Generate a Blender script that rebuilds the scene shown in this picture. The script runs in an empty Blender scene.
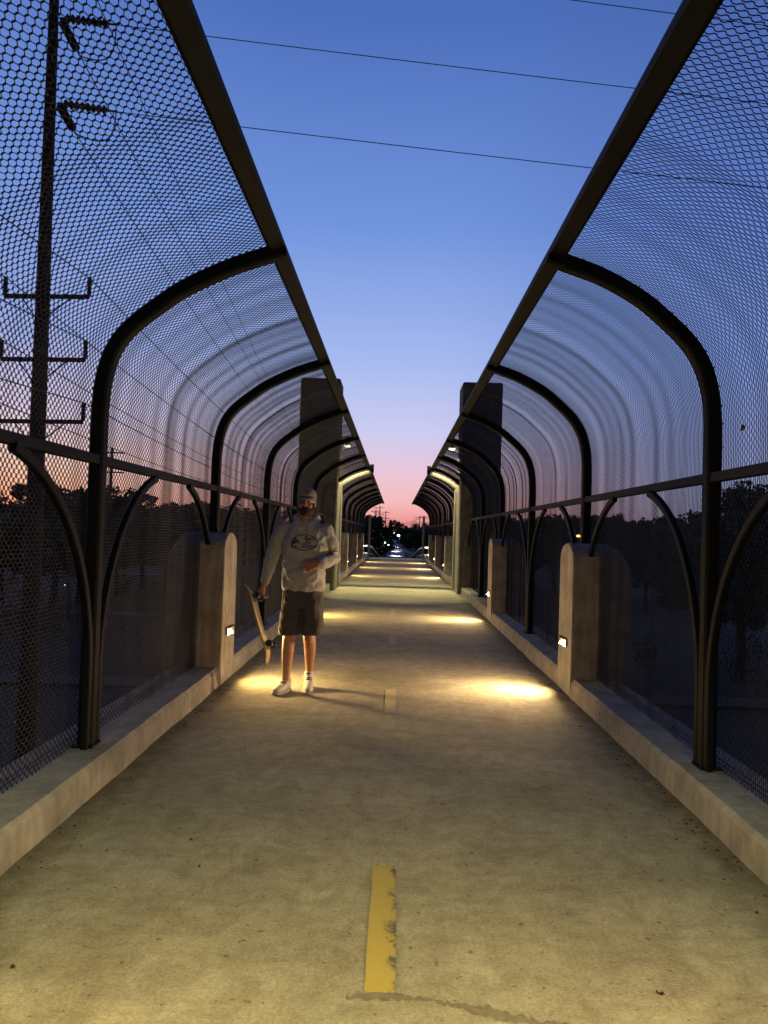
import bpy, bmesh, math, random
import numpy as np
from mathutils import Vector, Matrix
from mathutils.bvhtree import BVHTree
R = math.radians
random.seed(7); rng = np.random.default_rng(7)
scn = bpy.context.scene
C = scn.collection

# ------------------------------------------------------------------ camera
FPX = 769.0
cam_d = bpy.data.cameras.new('camera'); cam = bpy.data.objects.new('camera', cam_d); C.objects.link(cam)
cam_d.sensor_fit = 'HORIZONTAL'; cam_d.sensor_width = 36; cam_d.lens = 36 * FPX / 768
cam_d.clip_start = .05; cam_d.clip_end = 6000
YAW, PITCH, ROLL = math.atan(12.5 / FPX), math.atan(20.5 / FPX), .031
CAM = Vector((-.03, 0, 1.45))
cam.matrix_world = Matrix.Translation(CAM) @ (Matrix.Rotation(YAW, 4, 'Z') @ Matrix.Rotation(R(90) + PITCH, 4, 'X') @ Matrix.Rotation(ROLL, 4, 'Z'))
scn.camera = cam
def at(px, py, Y):
    """world point seen at pixel (px,py) at distance Y ahead"""
    m = cam.matrix_world.to_3x3()
    v = m @ Vector(((px - 384) / FPX, (512 - py) / FPX, -1))
    return CAM + v * (Y / v.y)

# ------------------------------------------------------------------ sky (dusk gradient by direction) and exposure
scn.view_settings.view_transform = 'Standard'; scn.view_settings.look = 'None'
scn.view_settings.exposure = 0; scn.view_settings.gamma = 1
def lin(c):
    return tuple(((v / 255) / 12.92 if v / 255 <= .04045 else ((v / 255 + .055) / 1.055) ** 2.4) for v in c) + (1,)
world = bpy.data.worlds.new('World'); scn.world = world; world.use_nodes = True
wn, wl = world.node_tree.nodes, world.node_tree.links
bg = wn['Background']
tc = wn.new('ShaderNodeTexCoord'); sep = wn.new('ShaderNodeSeparateXYZ'); wl.new(tc.outputs['Generated'], sep.inputs[0])
def ramp(stops):
    r = wn.new('ShaderNodeValToRGB'); e = r.color_ramp.elements
    while len(e) > 1: e.remove(e[-1])
    e[0].position = stops[0][0]; e[0].color = lin(stops[0][1])
    for p, c in stops[1:]:
        n = e.new(p); n.color = lin(c)
    wl.new(sep.outputs['Z'], r.inputs[0]); return r
mid = ramp([(0, (30, 26, 30)), (.001, (208, 122, 124)), (.018, (240, 158, 154)), (.04, (246, 188, 186)), (.075, (234, 198, 214)),
            (.13, (204, 204, 240)), (.22, (165, 186, 240)), (.37, (114, 149, 222)), (.56, (78, 112, 188)), (1, (48, 72, 146))])
lef = ramp([(0, (30, 26, 30)), (.001, (236, 128, 84)), (.03, (246, 172, 128)), (.07, (246, 202, 178)), (.13, (220, 200, 220)),
            (.22, (152, 168, 224)), (.37, (116, 150, 222)), (.56, (90, 124, 200)), (1, (48, 72, 146))])
rig = ramp([(0, (26, 24, 30)), (.001, (108, 100, 118)), (.03, (122, 124, 152)), (.07, (132, 140, 178)), (.13, (128, 142, 194)),
            (.22, (116, 142, 206)), (.37, (94, 125, 200)), (.56, (72, 102, 174)), (1, (44, 66, 136))])
def mrange(src, a, b):
    m = wn.new('ShaderNodeMapRange'); m.inputs[1].default_value = a; m.inputs[2].default_value = b
    m.interpolation_type = 'SMOOTHSTEP'; wl.new(src, m.inputs[0]); return m.outputs[0]
def wmix(f, a, b):
    m = wn.new('ShaderNodeMix'); m.data_type = 'RGBA'; wl.new(f, m.inputs[0]); wl.new(a, m.inputs[6]); wl.new(b, m.inputs[7]); return m.outputs[2]
c1 = wmix(mrange(sep.outputs['X'], -.1, -.5), mid.outputs[0], lef.outputs[0])
c2 = wmix(mrange(sep.outputs['X'], .02, .4), c1, rig.outputs[0])
def mrl(src, a, b, lo, hi):
    m = wn.new('ShaderNodeMapRange'); m.interpolation_type = 'SMOOTHSTEP'; wl.new(src, m.inputs[0])
    for k, v in zip((1, 2, 3, 4), (a, b, lo, hi)): m.inputs[k].default_value = v
    return m.outputs[0]
mu = wn.new('ShaderNodeMath'); mu.operation = 'MULTIPLY'      # night side of the sky, away from the sunset, is darker
wl.new(mrl(sep.outputs['Y'], -.35, .55, .16, 1), mu.inputs[0]); wl.new(mrl(sep.outputs['Z'], .58, .9, 1, .55), mu.inputs[1])
wl.new(c2, bg.inputs[0]); wl.new(mu.outputs[0], bg.inputs[1])

# ------------------------------------------------------------------ material helpers
def mat(name, col, rough=.7, metal=0, var=.25, scale=8, bump=0, bscale=60, emit=None, estr=0, spec=None, stretch=None, dark=None):
    m = bpy.data.materials.new(name); m.use_nodes = True
    n, l = m.node_tree.nodes, m.node_tree.links; b = n['Principled BSDF']
    b.inputs['Roughness'].default_value = rough; b.inputs['Metallic'].default_value = metal
    if spec is not None: b.inputs['Specular IOR Level'].default_value = spec
    t = n.new('ShaderNodeTexCoord'); src = t.outputs['Object']
    if stretch:
        mp = n.new('ShaderNodeMapping'); mp.inputs['Scale'].default_value = stretch; l.new(src, mp.inputs[0]); src = mp.outputs[0]
    if var:
        ns = n.new('ShaderNodeTexNoise'); ns.inputs['Scale'].default_value = scale; ns.inputs['Detail'].default_value = 8; ns.inputs['Roughness'].default_value = .65
        l.new(src, ns.inputs['Vector'])
        cr = n.new('ShaderNodeValToRGB'); e = cr.color_ramp.elements
        d = dark or tuple(c * (1 - var) for c in col); br = tuple(min(1, c * (1 + var * .7)) for c in col)
        e[0].position = .32; e[0].color = (*d, 1); e[1].position = .68; e[1].color = (*br, 1)
        l.new(ns.outputs[0], cr.inputs[0]); l.new(cr.outputs[0], b.inputs['Base Color'])
    else: b.inputs['Base Color'].default_value = (*col, 1)
    if bump:
        n2 = n.new('ShaderNodeTexNoise'); n2.inputs['Scale'].default_value = bscale; n2.inputs['Detail'].default_value = 6
        l.new(src, n2.inputs['Vector'])
        bp = n.new('ShaderNodeBump'); bp.inputs['Strength'].default_value = bump; bp.inputs['Distance'].default_value = .01
        l.new(n2.outputs[0], bp.inputs['Height']); l.new(bp.outputs[0], b.inputs['Normal'])
    if emit:
        b.inputs['Emission Color'].default_value = (*emit, 1); b.inputs['Emission Strength'].default_value = estr
    return m

def concrete(name, col, streak=.75):
    m = mat(name, col, .88, 0, .36, 4.2, .5, 70)
    n, l = m.node_tree.nodes, m.node_tree.links; b = n['Principled BSDF']
    old = b.inputs['Base Color'].links[0].from_socket
    t = n.new('ShaderNodeTexCoord'); mp = n.new('ShaderNodeMapping'); mp.inputs['Scale'].default_value = (9, 9, .7)
    l.new(t.outputs['Object'], mp.inputs[0])
    s = n.new('ShaderNodeTexNoise'); s.inputs['Scale'].default_value = 2.0; s.inputs['Detail'].default_value = 7; l.new(mp.outputs[0], s.inputs['Vector'])
    cr = n.new('ShaderNodeValToRGB'); cr.color_ramp.elements[0].position = .3; cr.color_ramp.elements[0].color = (.42, .4, .36, 1)
    cr.color_ramp.elements[1].position = .62; cr.color_ramp.elements[1].color = (1, 1, 1, 1); l.new(s.outputs[0], cr.inputs[0])
    mx = n.new('ShaderNodeMix'); mx.data_type = 'RGBA'; mx.blend_type = 'MULTIPLY'; mx.inputs[0].default_value = streak
    l.new(old, mx.inputs[6]); l.new(cr.outputs[0], mx.inputs[7]); l.new(mx.outputs[2], b.inputs['Base Color'])
    h = n.new('ShaderNodeTexVoronoi'); h.inputs['Scale'].default_value = 26; h.inputs['Randomness'].default_value = 1; l.new(t.outputs['Object'], h.inputs['Vector'])
    hr = n.new('ShaderNodeValToRGB'); hr.color_ramp.elements[0].position = .07; hr.color_ramp.elements[0].color = (.35, .33, .3, 1); hr.color_ramp.elements[1].position = .12; hr.color_ramp.elements[1].color = (1, 1, 1, 1); l.new(h.outputs['Distance'], hr.inputs[0])
    g = n.new('ShaderNodeMix'); g.data_type = 'RGBA'; g.blend_type = 'MULTIPLY'; g.inputs[0].default_value = .6; l.new(mx.outputs[2], g.inputs[6]); l.new(hr.outputs[0], g.inputs[7]); l.new(g.outputs[2], b.inputs['Base Color'])
    return m

M = {}
M['steel'] = mat('bronze_painted_steel', (.0045, .0055, .0075), .6, .0, .3, 14, .12, 160, spec=.16)
M['wire'] = mat('black_vinyl_wire', (.012, .012, .012), .45, 0, 0, spec=.35)
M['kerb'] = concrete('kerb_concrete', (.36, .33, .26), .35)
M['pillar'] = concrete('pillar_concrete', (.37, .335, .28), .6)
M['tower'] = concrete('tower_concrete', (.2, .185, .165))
M['portal'] = mat('portal_concrete', (.28, .27, .23), .75, 0, .2, 9, .1, 80)
M['housing'] = mat('lamp_housing', (.12, .11, .09), .5)
M['lens'] = mat('step_light_lens', (.9, .8, .6), .4, 0, 0, emit=(1, .60, .22), estr=5)
M['lamp_lens'] = mat('lamp_lens', (.9, .9, .7), .4, 0, 0, emit=(1, .88, .55), estr=9)
M['white_lens'] = mat('white_lamp_lens', (.9, .9, .9), .4, 0, 0, emit=(.9, .97, 1), estr=10)
M['orange_lens'] = mat('orange_lamp_lens', (.9, .6, .3), .4, 0, 0, emit=(1, .45, .08), estr=14)
M['cable'] = mat('cable_black', (.02, .02, .022), .6, 0, 0)
M['wood_pole'] = mat('wood_pole', (.055, .042, .032), .9, 0, .4, 6, .3, 40, stretch=(6, 6, .6))
M['insul'] = mat('insulator_porcelain', (.05, .035, .03), .35, 0, 0)
M['bark'] = mat('bark', (.05, .04, .03), .95, 0, .4, 12, .5, 50)
M['leaf'] = mat('leaf', (.045, .07, .028), .75, 0, .45, 1.3)
M['conifer'] = mat('conifer_needles', (.03, .05, .026), .8, 0, .45, 2)
M['asphalt'] = mat('asphalt', (.016, .016, .016), .9, 0, .25, .8, .2, 30)
M['grass'] = mat('ground_grass', (.011, .013, .008), .95, 0, .45, .12)
M['path_concrete'] = mat('path_concrete', (.34, .33, .3), .9, 0, .2, 2)
M['verge'] = mat('old_pavement', (.06, .06, .06), .9, 0, .3, 1)
M['white_paint'] = mat('white_paint', (.7, .7, .68), .8, 0, .2, 4)
M['dead_leaf'] = mat('dead_leaf', (.06, .03, .015), .9, 0, .3, 60)

# deck concrete: broom finish, blotches, hairline cracks
def deck_material():
    m = bpy.data.materials.new('deck_concrete'); m.use_nodes = True
    n, l = m.node_tree.nodes, m.node_tree.links; b = n['Principled BSDF']; b.inputs['Roughness'].default_value = .86
    t = n.new('ShaderNodeTexCoord'); O = t.outputs['Object']
    def noise(sc, det=8, stretch=None, rough=.6, dist=0):
        s = n.new('ShaderNodeTexNoise'); s.inputs['Scale'].default_value = sc; s.inputs['Detail'].default_value = det
        s.inputs['Roughness'].default_value = rough; s.inputs['Distortion'].default_value = dist
        v = O
        if stretch:
            mp = n.new('ShaderNodeMapping'); mp.inputs['Scale'].default_value = stretch; l.new(O, mp.inputs[0]); v = mp.outputs[0]
        l.new(v, s.inputs['Vector']); return s.outputs[0]
    def rampf(src, a, b_, ca, cb):
        r = n.new('ShaderNodeValToRGB'); e = r.color_ramp.elements
        e[0].position = a; e[0].color = (*ca, 1); e[1].position = b_; e[1].color = (*cb, 1); l.new(src, r.inputs[0]); return r.outputs[0]
    def mul(a, b_, f=1):
        x = n.new('ShaderNodeMix'); x.data_type = 'RGBA'; x.blend_type = 'MULTIPLY'; x.inputs[0].default_value = f
        l.new(a, x.inputs[6]); l.new(b_, x.inputs[7]); return x.outputs[2]
    base = rampf(noise(1.1, 9), .3, .7, (.31, .285, .20), (.45, .42, .315))
    fine = mul(rampf(noise(70, 6, None, .75), .33, .66, (.66, .64, .62), (1.14, 1.14, 1.14)), rampf(noise(260, 4, None, .7), .35, .65, (.6, .6, .6), (1.3, 1.3, 1.3)), .7)
    mid_ = rampf(noise(9, 8, (1, .6, 1), .7, .6), .34, .6, (.76, .74, .7), (1.03, 1.03, 1.03))
    scuff = rampf(noise(3.2, 8, (1, 1.3, 1), .7, .4), .3, .5, (.78, .77, .74), (1, 1, 1))
    wv = n.new('ShaderNodeTexWave'); wv.bands_direction = 'Y'; wv.inputs['Scale'].default_value = 2.6; wv.inputs['Distortion'].default_value = 14; wv.inputs['Detail'].default_value = 4; wv.inputs['Detail Scale'].default_value = 1.4
    l.new(O, wv.inputs['Vector']); broom = rampf(wv.outputs['Fac'], .1, .6, (.80, .79, .77), (1, 1, 1))
    stain = rampf(noise(.75, 5, None, .55, .8), .36, .46, (.72, .70, .66), (1, 1, 1))
    spot = rampf(noise(24, 3, None, .5), .66, .70, (1, 1, 1), (.42, .38, .33))
    c = mul(mul(mul(mul(mul(mul(base, broom, .4), stain, .8), fine), mid_), scuff), spot, .8)
    # dirt band near the kerbs
    sp = n.new('ShaderNodeSeparateXYZ'); l.new(O, sp.inputs[0])
    ab = n.new('ShaderNodeMath'); ab.operation = 'ABSOLUTE'; l.new(sp.outputs[0], ab.inputs[0])
    ad = n.new('ShaderNodeMath'); ad.operation = 'MULTIPLY_ADD'; ad.inputs[1].default_value = .35; l.new(noise(7, 8), ad.inputs[0]); l.new(ab.outputs[0], ad.inputs[2])
    c = mul(c, rampf(ad.outputs[0], 0, 1, (1, 1, 1), (1, 1, 1)), 0)
    mr = n.new('ShaderNodeMapRange'); mr.inputs[1].default_value = 1.58; mr.inputs[2].default_value = 1.76; l.new(ad.outputs[0], mr.inputs[0])
    dm = n.new('ShaderNodeMix'); dm.data_type = 'RGBA'; dm.blend_type = 'MULTIPLY'; l.new(mr.outputs[0], dm.inputs[0])
    l.new(c, dm.inputs[6]); dm.inputs[7].default_value = (.5, .47, .43, 1)
    l.new(dm.outputs[2], b.inputs['Base Color'])
    # bump
    bp = n.new('ShaderNodeBump'); bp.inputs['Strength'].default_value = .9; bp.inputs['Distance'].default_value = .008
    l.new(noise(120, 7, (.5, 1, 1), .85), bp.inputs['Height'])
    bp2 = n.new('ShaderNodeBump'); bp2.inputs['Strength'].default_value = .35; bp2.inputs['Distance'].default_value = .02
    l.new(noise(5, 6, (.8, 1.3, 1), .6), bp2.inputs['Height']); l.new(bp.outputs[0], bp2.inputs['Normal'])
    l.new(bp2.outputs[0], b.inputs['Normal'])
    return m
M['deck'] = deck_material()

def worn_paint(name, col, wear, seed):
    m = bpy.data.materials.new(name); m.use_nodes = True
    n, l = m.node_tree.nodes, m.node_tree.links; b = n['Principled BSDF']; b.inputs['Roughness'].default_value = .7
    t = n.new('ShaderNodeTexCoord'); mp = n.new('ShaderNodeMapping'); mp.inputs['Location'].default_value = (seed, seed, 0); l.new(t.outputs['Object'], mp.inputs[0])
    s = n.new('ShaderNodeTexNoise'); s.inputs['Scale'].default_value = 46; s.inputs['Detail'].default_value = 12; s.inputs['Roughness'].default_value = .95; l.new(mp.outputs[0], s.inputs['Vector'])
    sp = n.new('ShaderNodeSeparateXYZ'); l.new(t.outputs['Object'], sp.inputs[0])
    # the right edge of each dash is the most worn
    ad = n.new('ShaderNodeMath'); ad.operation = 'MULTIPLY_ADD'; ad.inputs[1].default_value = 3.0; l.new(sp.outputs[0], ad.inputs[0]); l.new(s.outputs[0], ad.inputs[2])
    r = n.new('ShaderNodeValToRGB'); e = r.color_ramp.elements; e[0].position = wear; e[0].color = (0, 0, 0, 1); e[1].position = wear + .045; e[1].color = (1, 1, 1, 1)
    lo = n.new('ShaderNodeTexNoise'); lo.inputs['Scale'].default_value = 7; lo.inputs['Detail'].default_value = 6; lo.inputs['Roughness'].default_value = .7; l.new(mp.outputs[0], lo.inputs['Vector'])
    a2 = n.new('ShaderNodeMath'); a2.operation = 'MULTIPLY_ADD'; a2.inputs[1].default_value = .9; l.new(lo.outputs[0], a2.inputs[0]); l.new(ad.outputs[0], a2.inputs[2])
    a3 = n.new('ShaderNodeMath'); a3.operation = 'MULTIPLY'; a3.inputs[1].default_value = .5; l.new(a2.outputs[0], a3.inputs[0]); l.new(a3.outputs[0], r.inputs[0])
    mx = n.new('ShaderNodeMix'); mx.data_type = 'RGBA'; l.new(r.outputs[0], mx.inputs[0])
    s2 = n.new('ShaderNodeTexNoise'); s2.inputs['Scale'].default_value = 90; s2.inputs['Detail'].default_value = 9; s2.inputs['Roughness'].default_value = .8; l.new(mp.outputs[0], s2.inputs['Vector'])
    r2 = n.new('ShaderNodeValToRGB'); e = r2.color_ramp.elements; e[0].position = .3; e[0].color = (col[0] * .75, col[1] * .7, col[2] * .6, 1); e[1].position = .65; e[1].color = (*col, 1)
    l.new(s2.outputs[0], r2.inputs[0]); l.new(r2.outputs[0], mx.inputs[6]); mx.inputs[7].default_value = (.075, .065, .05, 1) if seed == 0 else (.33, .29, .22, 1)
    l.new(mx.outputs[2], b.inputs['Base Color']); return m

# ------------------------------------------------------------------ object helpers
def link(name, me, m=None, parent=None):
    o = bpy.data.objects.new(name, me); C.objects.link(o)
    if m is not None and me is not None: me.materials.append(m)
    if parent: o.parent = parent
    return o
def obj(name, bm, m, parent=None, smooth=False):
    me = bpy.data.meshes.new(name); bm.to_mesh(me); bm.free()
    if smooth:
        for p in me.polygons: p.use_smooth = True
    return link(name, me, m, parent)
def tag(o, label=None, cat=None, group=None, kind=None):
    if label: o['label'] = label
    if cat: o['category'] = cat
    if group: o['group'] = group
    if kind: o['kind'] = kind
    return o
def thing(name, label, cat, loc=(0, 0, 0), rz=0, group=None):
    o = bpy.data.objects.new(name, None); C.objects.link(o); o.empty_display_size = .2
    o.location = loc; o.rotation_euler = (0, 0, rz); return tag(o, label, cat, group)
def kids(o): return [c for c in bpy.data.objects if c.parent == o]
def copy_tree(o, parent=None):
    c = o.copy(); C.objects.link(c); c.parent = parent
    for k in kids(o): copy_tree(k, c)
    return c
def box(bm, x0, x1, y0, y1, z0, z1, bev=0):
    r = bmesh.ops.create_cube(bm, size=1); vs = r['verts']
    bmesh.ops.scale(bm, vec=(x1 - x0, y1 - y0, z1 - z0), verts=vs)
    bmesh.ops.translate(bm, vec=((x0 + x1) / 2, (y0 + y1) / 2, (z0 + z1) / 2), verts=vs)
    if bev:
        es = list({e for v in vs for e in v.link_edges})
        bmesh.ops.bevel(bm, geom=es, offset=bev, segments=2, affect='EDGES', profile=.5)
    return bm
def sweep(bm, pts, w, h, up=Vector((0, 1, 0)), n=None, cap=True):
    """sweep a rounded rectangle (w along `up`, h across) or an n-gon tube along pts; w/h may be lists"""
    pts = [Vector(p) for p in pts]; rings = []
    for i, p in enumerate(pts):
        a = pts[max(i - 1, 0)]; b = pts[min(i + 1, len(pts) - 1)]; t = (b - a).normalized()
        s = up - t * up.dot(t)
        if s.length < 1e-4: s = Vector((1, 0, 0)) - t * t.x
        s.normalize(); q = t.cross(s)
        ww = w[i] if isinstance(w, (list, tuple)) else w; hh = h[i] if isinstance(h, (list, tuple)) else h
        ring = []
        if n:
            for k in range(n):
                a_ = 2 * math.pi * k / n; ring.append(bm.verts.new(p + s * (math.cos(a_) * ww) + q * (math.sin(a_) * hh)))
        else:
            c = min(ww, hh) * .14
            for sx, sy in ((ww / 2, hh / 2 - c), (ww / 2 - c, hh / 2), (-ww / 2 + c, hh / 2), (-ww / 2, hh / 2 - c), (-ww / 2, -hh / 2 + c), (-ww / 2 + c, -hh / 2), (ww / 2 - c, -hh / 2), (ww / 2, -hh / 2 + c)):
                ring.append(bm.verts.new(p + s * sx + q * sy))
        rings.append(ring)
    for a, b in zip(rings, rings[1:]):
        for k in range(len(a)):
            bm.faces.new((a[k], a[(k + 1) % len(a)], b[(k + 1) % len(a)], b[k]))
    if cap:
        bm.faces.new(rings[0]); bm.faces.new(list(reversed(rings[-1])))
    return bm
def fixn(bm): bmesh.ops.recalc_face_normals(bm, faces=bm.faces); return bm

# ================================================================== SETTING
W, F, KH = 1.6, 1.78, .17          # half width of path, fence line, kerb height
SP, D1 = 2.93, 4.45                # bay spacing, first post ahead
YEND = 43.9
YBACK = D1 - 4 * SP                # -7.75
GZ = -6.0

bm = bmesh.new(); s = 4000
vs = [bm.verts.new(v) for v in ((-s, -s, GZ), (s, -s, GZ), (s, s, GZ), (-s, s, GZ))]; bm.faces.new(vs)
tag(obj('ground', bm, M['grass']), kind='structure')
def strip(name, m, x0, x1, y0, y1, z):
    b = bmesh.new(); b.faces.new([b.verts.new(v) for v in ((x0, y0, z), (x1, y0, z), (x1, y1, z), (x0, y1, z))])
    return tag(obj(name, b, m), kind='structure')
strip('road', M['asphalt'], -400, 400, 5, 34, GZ + .02)
strip('road', M['asphalt'], -400, -4, 66, 80, GZ + .02)
strip('road', M['asphalt'], 6, 400, 62, 76, GZ + .02)
for y in (13, 20.5):
    b = bmesh.new()
    for i in range(-30, 30):
        b.faces.new([b.verts.new(v) for v in ((i * 9, y, GZ + .026), (i * 9 + 3, y, GZ + .026), (i * 9 + 3, y + .15, GZ + .026), (i * 9, y + .15, GZ + .026))])
    tag(obj('lane_marking', b, M['white_paint']), kind='structure')
for x0, x1, y0, y1 in ((-400, -4, 35, 37), (4, 400, 35, 37), (-400, -4, 62, 64.4), (-400, -4, 112, 116)):
    b = bmesh.new(); box(b, x0, x1, y0, y1, GZ - .1, GZ + .13); tag(obj('pavement', b, M['verge']), kind='structure')

# deck: slab with the top finely divided across joints
bm = bmesh.new(); box(bm, -2.05, 2.05, YBACK, YEND + .6, -.45, 0)
tag(obj('bridge_deck', bm, M['deck']), kind='structure')
bm = bmesh.new()
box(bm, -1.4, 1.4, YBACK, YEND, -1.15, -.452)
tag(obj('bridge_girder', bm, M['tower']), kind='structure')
# kerbs with a worn chamfered inner edge, uneven
def kerb(sgn):
    bm = bmesh.new(); prof = [(W, -.02), (W + .006, KH - .03), (W + .03, KH), (2.03, KH), (2.04, -.4)]
    rings = []; ys = np.arange(YBACK, YEND + .61, .12)
    rr = np.random.default_rng(3 + int(sgn))
    wob = np.convolve(rr.normal(0, .006, len(ys) + 8), np.ones(5) / 5, 'same')
    for i, y in enumerate(ys):
        ring = []
        for j, (x, z) in enumerate(prof):
            dx = wob[i] + (rr.normal(0, .0018) if j < 3 else 0)
            ring.append(bm.verts.new((sgn * (x + (dx if j < 3 else 0)), y, z + (rr.normal(0, .001) if j in (1, 2) else 0))))
        rings.append(ring)
    for a, b in zip(rings, rings[1:]):
        for j in range(len(prof) - 1): bm.faces.new((a[j], a[j + 1], b[j + 1], b[j]))
    bm.faces.new(rings[0]); bm.faces.new(rings[-1]); fixn(bm)
    tag(obj('kerb', bm, M['kerb']), kind='structure')
kerb(-1); kerb(1)

# painted centre dashes
def dash(y0, y1, x, wear, k):
    bm = bmesh.new(); n = 14; L, Rr = [], []
    for i in range(n + 1):
        y = (y1 - y0) * i / n - (y1 - y0) / 2
        L.append(bm.verts.new((-.05 + random.uniform(-.002, .002), y, 0))); Rr.append(bm.verts.new((.05 + random.uniform(-.004, .002) - (.008 if i == n else 0), y, 0)))
    for i in range(n): bm.faces.new((L[i], Rr[i], Rr[i + 1], L[i + 1]))
    o = obj('lane_marking', bm, worn_paint('worn_yellow_paint', (.42, .32, .07) if k == 0 else (.46, .39, .19), wear, k * 3.3)); o.location = (x, (y0 + y1) / 2, .004); tag(o, kind='structure')
dash(2.46, 3.38, -.035, .525, 0); dash(6.2, 7.15, -.03, .49, 1); dash(9.95, 10.9, -.03, .48, 2); dash(13.7, 14.65, -.03, .46, 3)

# crack and damp repair line at the foot of the first dash
def crack():
    bm = bmesh.new(); pts = [(-.14, 2.43, .03), (-.05, 2.445, .05), (.03, 2.445, .045), (.13, 2.43, .035), (.22, 2.41, .045), (.30, 2.385, .06), (.40, 2.355, .055), (.50, 2.33, .05), (.62, 2.31, .045), (.76, 2.285, .03), (.95, 2.25, .02), (1.15, 2.22, .008)]
    xs = np.linspace(-.14, 1.15, 120); P = np.array(pts)
    yc = np.interp(xs, P[:, 0], P[:, 1]); wd = np.interp(xs, P[:, 0], P[:, 2])
    rr = np.random.default_rng(5)
    wd = wd * .6 * (.55 + .9 * np.abs(np.sin(xs * 9 + 2)) ** 1.5); jag = rr.normal(0, .007, 120); e1 = jag + rr.normal(0, .0045, 120); e2 = jag + rr.normal(0, .0045, 120)
    a = [bm.verts.new((x, y + w / 2 + e, .003)) for x, y, w, e in zip(xs, yc, wd, e1)]
    b = [bm.verts.new((x, y - w / 2 + e, .003)) for x, y, w, e in zip(xs, yc, wd, e2)]
    for i in range(119): bm.faces.new((b[i], b[i + 1], a[i + 1], a[i]))
    m = mat('damp_concrete', (.16, .135, .09), .8, 0, .3, 30, .3, 90)
    tag(obj('damp_crack', bm, m), kind='structure')
crack()

# ramp down and path beyond the bridge
def zramp(y): return 0 if y < YEND + .6 else max(-2.9, -.055 * (y - YEND - .6) + 0.0)
bm = bmesh.new(); rows = []
for y in list(np.linspace(YEND + .6, 110, 30)) + [160, 240, 400, 620]:
    z = zramp(y) - .004; rows.append([bm.verts.new((x, y, z)) for x in (-1.75, 1.75)])
for a, b in zip(rows, rows[1:]): bm.faces.new((a[0], a[1], b[1], b[0]))
tag(obj('path', bm, M['path_concrete']), kind='structure')
bm = bmesh.new()     # embankment carrying the path
rows = []
for y in list(np.linspace(YEND + .6, 110, 20)) + [200, 640]:
    z = zramp(y) - .02; rows.append([bm.verts.new((x, y, zz)) for x, zz in ((-12, GZ - .2), (-2.6, z), (2.6, z), (12, GZ - .2))])
for a, b in zip(rows, rows[1:]):
    for j in range(3): bm.faces.new((a[j], a[j + 1], b[j + 1], b[j]))
bm.faces.new(rows[0]); tag(obj('embankment', fixn(bm), M['grass']), kind='structure')
M['pale_rail'] = mat('pale_rail_paint', (.62, .62, .6), .5, 0, .1, 5)
for sg in (-1, 1):
    t = thing('ramp_railing', 'pale railing curving down the ramp beyond the bridge, %s of the path' % ('left' if sg < 0 else 'right'), 'railing', (sg * 1.7, YEND + .8, 0))
    pts = []
    for y in np.linspace(YEND + 1.0, 104, 40):
        f = (y - YEND - 1) / 60
        pts.append((sg * (.05 + .9 * max(0, 1 - f * 5) ** 1.2) , y - YEND - .8, zramp(y) + 1.0 - .42 * max(0, 1 - f * 7)))
    b = bmesh.new(); sweep(b, pts, .10, .10, up=Vector((1, 0, 0))); obj('top_rail', fixn(b), M['pale_rail'], t)
    for i in range(0, 40, 2):
        x, y, z = pts[i]; b = bmesh.new(); box(b, x - .03, x + .03, y - .03, y + .03, z - 1.0, z - .05); obj('post', b, M['steel'], t)
    b = bmesh.new(); sweep(b, [(p[0], p[1], p[2] - .5) for p in pts], .06, .04, up=Vector((1, 0, 0))); obj('mid_rail', fixn(b), M['pale_rail'], t)

# ================================================================== CANOPY FENCE
HOOP = [(F, KH), (F, .8), (F, 1.5), (F, 2.0), (1.776, 2.16), (1.762, 2.30), (1.725, 2.44), (1.665, 2.55), (1.585, 2.64), (1.48, 2.73), (1.35, 2.83), (1.20, 2.915), (1.05, 2.985), (.91, 3.035), (.757, 3.085)]
def smooth_curve(P, n=4):
    P = [Vector((p[0], p[1])) for p in P]; out = []
    for i in range(len(P) - 1):
        p0 = P[max(i - 1, 0)]; p1 = P[i]; p2 = P[i + 1]; p3 = P[min(i + 2, len(P) - 1)]
        for k in range(n):
            t = k / n
            out.append(.5 * ((2 * p1) + (p2 - p0) * t + (2 * p0 - 5 * p1 + 4 * p2 - p3) * t * t + (3 * p1 - p0 - 3 * p2 + p3) * t ** 3))
    out.append(P[-1]); return out
def hoop_curve(dx):
    return smooth_curve([(x + dx * min(1, max(0, (1.7 - x) / .6)), z) for x, z in HOOP], 4)
HCS = {1: hoop_curve(.045), -1: hoop_curve(-.035)}
BEAM = {1: .865, -1: .785}
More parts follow.
